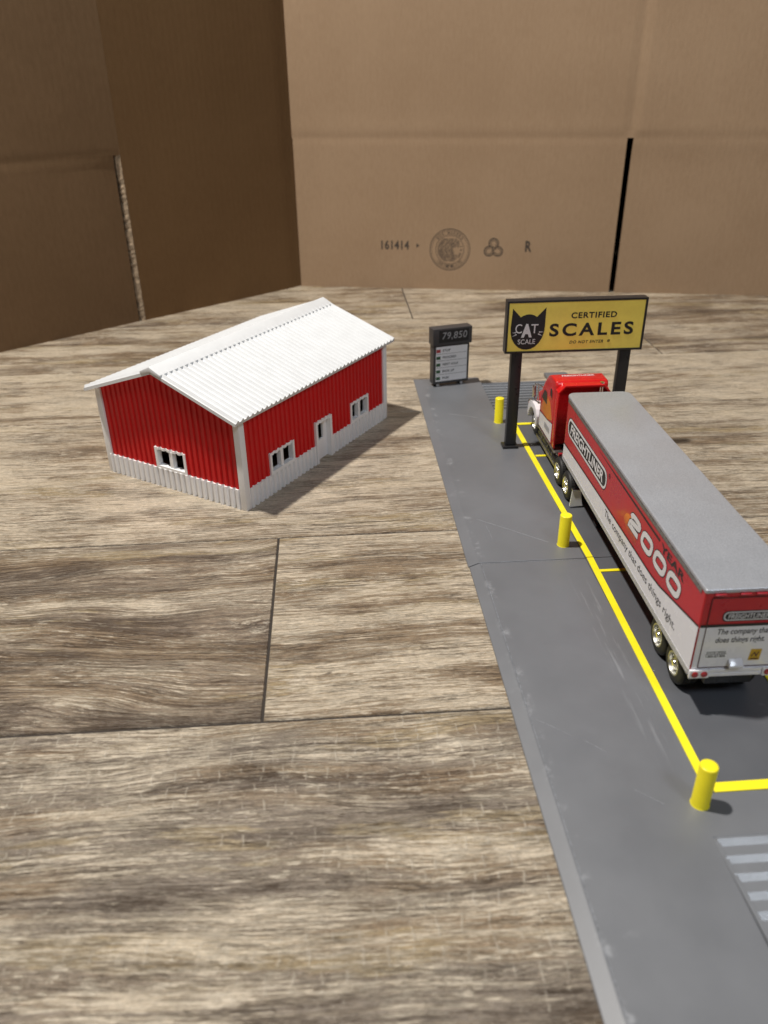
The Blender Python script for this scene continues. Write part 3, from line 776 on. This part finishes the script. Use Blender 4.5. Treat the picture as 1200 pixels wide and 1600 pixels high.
# name badge: white oval, black line, black field, white letters
def badge(x0, y0, x1, y1, place, name, s_, sh=.0, par=tr, lift=0., skew=0., bold=.22):
    PPk = lambda u, v, h: place(u+skew*(v-y0), v, h+lift)
    h = y1-y0; mb = MB(); sheet(mb, rrect(x0-.5, y0-.5, x1+.5, y1+.5, h/2-.2), PPk, .01, .05); bd = mb.build(name, m_ink, par)
    mb = MB(); sheet(mb, rrect(x0, y0, x1, y1, h/2-.3), PPk, .05, .1); mb.build('badge_border', m_wink, par)
    g2 = h*.125; mb = MB(); sheet(mb, rrect(x0+g2, y0+g2, x1-g2, y1-g2, (h-2*g2)/2-.2), PPk, .1, .14); mb.build('badge_field', m_ink, par)
    mb = MB(); q = (x1-x0)*.073
    text(mb, s_, x0+q+.3, x1-q-.3, y0+g2+h*.10, y1-g2-h*.10, lambda u, v, h_: PPk(u, v, h_+.14), bold=bold, shear=sh, spacing=1.02, thick=.08)
    mb.build('badge_lettering', m_wink, par)
badge(9.8, 20.0, 89.6, 31.8, PT, 'name_badge', 'FREIGHTLINER', .12)
mb = MB(); ribbon(mb, circ(93.0, 31.6, 1.35, 20), .25, PT, .01, .08, True); text(mb, 'R', 92.3, 93.8, 30.8, 32.4, PT, thick=.08); mb.build('registered_mark', m_ink, tr)
# orange streak and 2000
def numerals(wd, h0, h1, m, name):
    mb = MB(); sk = .28
    def N(pts, x0, x1, y0, y1): return [(x0+(x1-x0)*px+sk*(1-py)*-6.2*0+(py*(y1-y0))*sk*0.9, y0+(y1-y0)*py) for px, py in pts]
    def z0(x0, x1):
        p = [(a, b) for a, b in rrect(0, 0, 1, 1, .33, 5)]; ribbon(mb, N(p, x0, x1, 23.1, 30.1), wd, PT, h0, h1, True)
    two = [(0, .70), (.03, .86), (.14, .97), (.3, 1), (.72, 1), (.9, .95), (.98, .82), (.97, .68), (.86, .58), (.7, .54), (.3, .46), (.12, .40), (.03, .28), (.0, .12), (0, 0), (1.02, 0)]
    ribbon(mb, N(two, 129.2, 141.4, 23.1, 30.1), wd, PT, h0, h1)
    z0(146.4, 158.2); z0(163.2, 175.0); z0(180.0, 191.8)
    return mb.build(name, m, tr)
def mat_comet():
    n = NT('orange_fading_print'); P_ = n.obj(); x, y, z = n.sep(P_)
    f = n.step(n.math('ADD', n.math('MULTIPLY', n.noise(P_, 260, 4, .7), .004), z), .0385+.001, .0475+.001)
    n.put(n.b.inputs['Base Color'], n.mix(f, (.40, .030, .022), (.78, .20, .02))); n.b.inputs['Roughness'].default_value = .3
    return n.m
m_comet = mat_comet()
mb = MB(); sheet(mb, [(121.0, 21.6), (121.6, 24.2), (123.8, 26.6), (127, 27.7), (130.5, 27.4), (133.5, 25.2), (137, 22.5), (141.5, 18.2), (138, 17.2), (131, 17.6), (125, 19.2)], PT, .01, .04); mb.build('orange_ball', m_comet, tr)
numerals(3.75, .05, .09, m_ink, 'number_outline'); numerals(2.75, .09, .14, m_wink, 'number_lettering')
mb = MB(); text(mb, 'YEAR', 168.4, 195.4, 32.9, 37.0, PT, bold=.30, spacing=1.05, thick=.08); mb.build('year_lettering', m_ink, tr)
PL_ = lambda u, v, h: PT(u, v, h+.1)
mb = MB(); text(mb, 'The company that does things right.', 93.6, 195.6, 6.8, 12.1, PL_, bold=.0, spacing=1.02, thick=.1)
# little slab feet under the stems give the serif look of the print
mb.build('slogan_lettering', m_ink, tr)
# rear end
PE = lambda u, v, h: (u, -h, ZB+v)                      # rear face: u from the left, v up
mb = MB(); sheet(mb, [(.7, .3), (TW-.7, .3), (TW-.7, 25.0), (.7, 25.0)], PE, .01, .13); mb.build('rear_white_panel', m_twhite, tr)
mb = MB(); sheet(mb, [(.7, 24.6), (TW-.7, 24.6), (TW-.7, 26.0), (.7, 26.0)], PE, .14, .2); mb.build('black_stripe', m_ink, tr)
mb = MB(); ribbon(mb, rrect(3.2, 3.6, TW-3.2, 39.2, .8), .38, PE, .2, .3, True); mb.build('door_outline', m_line, tr)
for x in (6.0, 16.3, 22.8, 33.0):
    MB().box(x-2.2, -1.1, ZT-2.9, x+2.2, .0, ZT-2.05).build('door_hinge', m_lightred, tr, .15)  # small red hinge bars along the top of the rear doors
badge(9.6, 27.7, 30.4, 32.0, PE, 'name_badge', 'FREIGHTLINER', .12, lift=.02, bold=.1)
mb = MB(); text(mb, 'The company that', 8.4, 30.8, 19.9, 23.6, PE, bold=.12, shear=.15, thick=.06)
text(mb, 'does things right.', 8.4, 29.2, 15.6, 19.3, PE, bold=.12, shear=.15, thick=.06)
mb.v = [(v[0], v[1]-.13, v[2]) for v in mb.v]; mb.build('rear_slogan_lettering', m_ink, tr)
PE2 = lambda u, v, h: PE(u, v, h+.13)
mb = MB(); sheet(mb, [(5.2, 8.2), (14.6, 8.2), (14.6, 12.8), (5.2, 12.8)], PE2, .0, .05); stk = mb.build('sticker', m_signw, tr)
mb = MB(); text(mb, "HOW'S MY DRIVING?", 5.8, 14.0, 10.9, 12.1, PE2, bold=.1, thick=.1); text(mb, '1-800-327-9896', 5.8, 14.0, 8.8, 10.1, PE2, bold=.2, thick=.1)
ribbon(mb, [(5.3, 10.5), (14.5, 10.5)], .25, PE2, .03, .09)
mb.build('sticker_lettering', m_ink, tr)
mb = MB(); sheet(mb, [(24.2, 6.6), (29.0, 6.6), (29.3, 12.4), (24.6, 12.4)], PE2, .0, .08); mb.build('gold_sticker', m_gold, tr)
mb = MB(); ribbon(mb, [(25.2, 8.6), (26.4, 10.6), (27.3, 8.8), (28.2, 11.0)], .5, PE2, .08, .13); ribbon(mb, [(25, 7.4), (28.4, 7.4)], .6, PE2, .08, .13); mb.build('sticker_mark', m_line, tr)
mb = MB(); mb.prism([(0, 0), (-2.4, -.4), (-2.6, 1.0), (0, 3.2)], 'x', 15.8, 21.6); mb.v = [(v[0], v[1]-.1, v[2]+ZB+4.6) for v in mb.v]; mb.build('door_latch', m_twhite, tr, .15)
mb = MB(); mb.box(-.1, -1.3, ZB-1.2, 8.4, 0, ZB+2.9).box(TW-8.4, -1.3, ZB-1.2, TW+.1, 0, ZB+2.9).box(8.5, -.9, ZB-.9, TW-8.5, 0, ZB+.7).box(8.5, -.7, ZB+.8, TW-8.5, 0, ZB+1.3).box(8.5, -.9, ZB+1.4, TW-8.5, 0, ZB+2.9)
mb.build('rear_bumper', m_twhite, tr, .12)
for x in (2.2, 6.2, TW-6.2, TW-2.2):
    MB().lathe((x, -1.25, ZB+.9), [(1.45, 0), (1.4, -.35), (1.0, -.55), (.001, -.65)], 'y', 22).build('tail_lamp', m_lightred, tr)
mb = MB(); mb.box(9.5, 3, 11.5, TW-9.5, 58, ZB+.25).box(13, 58, 14.5, TW-13, TL-8, ZB+.25); mb.build('chassis', m_chassis, tr, .2)
for y in (26, 40): pass
def wheel(par, x_out, yc, zc, sgn, r=9.5, wd=8.6, rimm=None):
    """x_out outer face; sgn=-1 wheel's outer face looks to -x"""
    rimm = rimm or m_rim
    prof = [(r*.60, 0), (r*.86, .0), (r*.95, .5), (r, 1.3), (r, 3.7), (r*.96, 4.1), (r*.96, 4.5), (r, 4.9), (r, wd-1.3), (r*.95, wd-.4), (r*.6, wd)]
    mb = MB(); mb.lathe((0, 0, 0), [(a, -sgn*b) for a, b in prof], 'x', 40)
    for k in range(40):                                  # tread blocks
        a = 2*math.pi*k/40
        for b0, b1 in ((1.4, 3.6), (5.0, wd-1.5)):
            p = []
            for da, rr in ((-.045, r-.1), (.045, r-.1), (.045, r+.22), (-.045, r+.22)):
                for bb_ in (b0, b1): p.append((-sgn*bb_, rr*math.cos(a+da), rr*math.sin(a+da)))
            mb.add(p, [(0, 2, 3, 1), (2, 4, 5, 3), (4, 6, 7, 5), (6, 0, 1, 7), (0, 6, 4, 2), (1, 3, 5, 7)])
    wl = mb.build('wheel', m_rubber, par); wl.location = Vector((x_out, yc, zc))*MM
    mb = MB()
    mb.lathe((0, 0, 0), [(a, -sgn*b) for a, b in [(r*.61, .6), (r*.60, -.15), (r*.53, -.15), (r*.50, .5), (r*.49, 2.0), (r*.30, 2.2), (r*.27, 1.2), (r*.001+.01, 1.2)]], 'x', 36)
    rim = mb.build('rim', rimm, wl)
    mb = MB()
    mb.lathe((0, 0, 0), [(a, -sgn*b) for a, b in [(r*.20, 1.3), (r*.19, .1), (r*.13, -.5), (.01, -.6)]], 'x', 20)
    for k in range(8):
        a = 2*math.pi*k/8; mb.lathe((0, r*.36*math.cos(a), r*.36*math.sin(a)), [(q, -sgn*b) for q, b in [(.55, 2.2), (.5, 1.2), (.01, 1.1)]], 'x', 8)
    mb.build('hub', m_chrome, wl); return wl
for y in (19.6, 40.0):
    wheel(tr, 2.6, y, 9.6, -1); wheel(tr, TW-2.6, y, 9.6, 1)
    MB().cyl((11.1, y, 9.6), 1.6, TW-22.2, 'x', 16).build('axle', m_chassis, tr)
for x in (9, TW-11.5):
    mb = MB(); mb.box(x, 158, 2, x+2.5, 161.5, ZB+.2).box(x-1.2, 156.8, .1, x+3.7, 162.8, 1.95); mb.build('landing_leg', m_chassis, tr, .2)

# ================================================================== TRACTOR
C0 = Vector((163.7, 505, ZP))
tk = empty('truck_tractor', tuple(C0), 0, 'red toy sleeper truck with white fenders and chrome mirrors pulling the trailer', 'toy truck')
def tb(mb, name, m, bevel=0, seg=2, par=None):
    mb.v = [tuple(Vector(v)-C0) for v in mb.v]; return mb.build(name, m, par or tk, bevel, seg)
xa, xb = 146.0, 181.4
tb(MB().box(154, 441, 10.5, 173, 566, 15.5).box(150.5, 447, 9.5, 177, 477, 12), 'chassis', m_chassis, .3)
side = [(497, 19.5), (497, 62.4), (498.6, 65.0), (511, 65.2), (517.5, 62.6), (524.5, 56.5), (529.5, 50.5), (532.5, 44.5), (533.5, 40), (533.5, 19.5)]
tb(MB().prism(side, 'x', xa, xb), 'cab', m_tred, 2.2, 4)
tb(MB().prism([(490.5, 20), (496.9, 20), (496.9, 60.5), (490.5, 58.5)], 'x', xa+.1, xa+1.2), 'side_extender', m_tred, .25)
tb(MB().prism([(490.5, 20), (496.9, 20), (496.9, 60.5), (490.5, 58.5)], 'x', xb-1.2, xb-.1), 'side_extender', m_tred, .25)
tb(MB().prism([(xa+.1, 58.6), (xa+1.3, 58.6), (xa+5.2, 62.9), (xb-5.2, 62.9), (xb-1.3, 58.6), (xb-.1, 58.6), (xb-.1, 59.6), (xb-4.6, 64.5), (xa+4.6, 64.5), (xa+.1, 59.6)], 'y', 490.8, 499.5), 'roof_fairing', m_tred, .3)
PW = lambda u, v, h: (xa-h, u, v)
mb = MB(); sheet(mb, rrect(503.6, 50.4, 508.6, 57.2, 2.4), PW, -.3, .12); tb(mb, 'side_window', m_glass)
mb = MB(); ribbon(mb, rrect(503.4, 50.2, 508.8, 57.4, 2.5), .5, PW, .1, .25, True); tb(mb, 'window_trim', m_tred)
mb = MB(); sheet(mb, [(515, 43.5), (517, 50.4), (523.4, 50.2), (528.6, 44.0), (528.8, 42.4), (515, 42.2)], PW, -.2, .12); tb(mb, 'door_window', m_glass)
mb = MB(); sheet(mb, [(499.5, 36.6), (507.5, 46.6), (514.0, 46.8), (526, 41), (530.5, 33.2), (524, 33.4), (512, 33.0)], PW, .01, .1); tb(mb, 'orange_graphic', m_orange)
mb = MB(); sheet(mb, [(498.2, 20.8), (498.2, 34.6), (511, 32.6), (524, 31.6), (532.4, 30.8), (532.4, 20.8)], PW, .01, .12); tb(mb, 'white_side_panel', m_twhite)
mb = MB(); ribbon(mb, [(498.2, 34.9), (511, 32.8), (524, 31.9), (532.4, 31.2)], .5, PW, .1, .16); tb(mb, 'black_stripe', m_ink)
mb = MB(); sheet(mb, [(503.5, 25.0), (517, 25.0), (517, 29.0), (503.5, 29.0)], PW, .12, .18); tb(mb, 'vent_panel', m_gink)
mb = MB(); text(mb, 'FREIGHTLINER', 0, 1, 0, 1, lambda u, v, h: (152.5+22*u, 507.0+2.0*v, 65.22+h), bold=.1, thick=.12); tb(mb, 'roof_lettering', m_wink)
mb = MB(); mb.prism([(519, 61.6), (524.9, 56.3), (531.6, 47.2), (531.6, 47.9), (525.3, 57.0), (519.3, 62.2)], 'x', xa+3.5, xb-3.5); tb(mb, 'windshield', m_glass)
hood = [(533.6, 22), (533.6, 42.6), (545, 40.6), (560, 36.0), (566.5, 32), (569, 27), (569, 20), (560, 20), (560, 22)]
tb(MB().prism(hood, 'x', 153, 174.4), 'hood', m_tred, 1.8, 3)
tb(MB().box(156, 569.1, 17, 171.4, 570.2, 30), 'grille', m_chrome, .3)
tb(MB().box(147.6, 570.3, 11, 179.8, 573.6, 17.0), 'bumper', m_chrome, .8)
def fender(x0, x1):
    o = [(539.5, 16.5), (540.6, 22.5), (544.5, 26.8), (550, 28.6), (557, 28.6), (564, 26.2), (568.2, 21.8), (569.5, 15.5), (566.4, 13.5)]
    inn = [(555+11.4*math.cos(rad(a)), 12.6+11.4*math.sin(rad(a))) for a in range(5, 176, 17)]
    return MB().prism(o+inn, 'x', x0, x1)
tb(fender(146.4, 155.2), 'fender', m_twhite, .9, 3); tb(fender(172.2, 181.0), 'fender', m_twhite, .9, 3)
for x in (148.6, 178.8):
    sgn = -1 if x < 160 else 1
    mb = MB(); mb.lathe((x, 569.2, 23), [(2.1, 0), (2.2, 1.2), (1.5, 1.9), (.01, 2.1)], 'y', 20); tb(mb, 'headlight', m_chrome)
def twheel(xo, y, s_): 
    o = wheel(tk, 0, 0, 0, s_, 9.3, 8.0 if y < 500 else 5.4, m_chrome); o.location = (Vector((xo, y, ZP+9.4))-C0)*MM
for y in (450.6, 471.6):
    twheel(144.6, y, -1); twheel(182.8, y, 1)
    tb(MB().cyl((152, y, ZP+9.4), 1.6, 24, 'x', 16), 'axle', m_chassis)
twheel(149.0, 555.0, -1); twheel(178.4, 555.0, 1)
tb(MB().cyl((153, 555, ZP+9.4), 1.4, 21, 'x', 16), 'axle', m_chassis)
for x, s_ in ((146.6, 1), (180.8, -1)):                 # tank and step under the cab
    mb = MB(); mb.lathe((x+4.6*s_, 486, 13.2), [(.01, 0), (4.0, .2), (4.6, 1.0), (4.6, 48), (4.0, 49), (.01, 49.2)], 'y', 28); tb(mb, 'fuel_tank', m_chassis)
    mb = MB(); a_, b_ = sorted((x-.6*s_, x+6*s_)); mb.box(a_, 487, 17.6, b_, 534, 18.6).box(a_, 484.5, 9.0, a_+.9 if s_ > 0 else b_, 537, 11.2) if s_ > 0 else mb.box(a_, 487, 17.6, b_, 534, 18.6)
    tb(mb, 'side_step', m_rail, .2)
    for yy in (494, 506, 522):
        mb = MB(); ribbon(mb, circ(0, 0, 4.75, 28), .3, lambda u, v, h, yy=yy, x=x, s_=s_: (x+4.6*s_+u, yy+h, 13.2+v), 0, 1.2, True); tb(mb, 'tank_band', m_rail)
for x, s_ in ((141.2, 1), (186.2, -1)):                 # chrome mirrors on looped arms
    tb(MB().prism([(538.2, 39.0), (539.8, 38.6), (540.2, 47.4), (538.8, 47.8)], 'x', min(x, x+2.6*s_), max(x, x+2.6*s_)), 'mirror', m_chrome, .5)
    mb = MB(); mb.tube([(x+1.2*s_, 538.4, 46.6), (x+1.6*s_, 537.0, 49.2), (x+3*s_, 534.5, 50.0), (x+5.0*s_, 531, 49.4)], .45)
    mb.tube([(x+1.2*s_, 538.4, 40.0), (x+2.0*s_, 536.6, 37.2), (x+4.0*s_, 533.5, 36.4), (x+5.2*s_, 531.5, 37.0)], .45)
    mb.tube([(x+3*s_, 534.5, 50.0), (x+3.2*s_, 534.2, 43), (x+4.0*s_, 533.5, 36.4)], .45)
    for q in ((x+1.6*s_, 537.0, 49.3), (x+4.8*s_, 531.3, 49.5), (x+4.0*s_, 533.4, 36.4)): mb.ball(q, .85)
    tb(mb, 'mirror_arm', m_chrome)
mb = MB(); mb.cyl((175.5, 493.4, 20), 1.5, 45.5, 'z', 20); tb(mb, 'exhaust_stack', m_chrome)
tb(MB().cyl((163.7, 462, 15.6), 8, 2.0, 'z', 28), 'fifth_wheel', m_chassis)
mb = MB(); mb.tube([(150, 489, 15.5), (150.5, 484, 17.2), (152, 481, 16.4), (154, 478, 18)], .8); mb.ball((149.0, 488.6, 16.8), 1.2); mb.ball((150.2, 483.4, 14.2), 1.0); tb(mb, 'air_line', m_chrome)
mb = MB(); mb.box(148.2, 483.2, 17.0, 151.2, 485.2, 19.2); tb(mb, 'rear_lamp', m_lightred, .3)
for x0, x1 in ((144.4, 152.6), (174.8, 183)):
    mb = MB(); mb.add([(x0+1.4, 438.6, 14.8), (x1-1.6, 438.6, 14.8), (x1, 437.2, 4.2), (x0, 437.2, 4.2), (x0+1.4, 439.4, 14.8), (x1-1.6, 439.4, 14.8), (x1, 438.0, 4.2), (x0, 438.0, 4.2)],
        [(0, 1, 2, 3), (7, 6, 5, 4), (0, 4, 5, 1), (1, 5, 6, 2), (2, 6, 7, 3), (3, 7, 4, 0)])
    tb(mb, 'mud_flap', m_flap)
    tb(MB().box(x0+1, 437.9, 14.9, x1-.5, 439.9, 15.7), 'flap_bracket', m_chrome, .2)
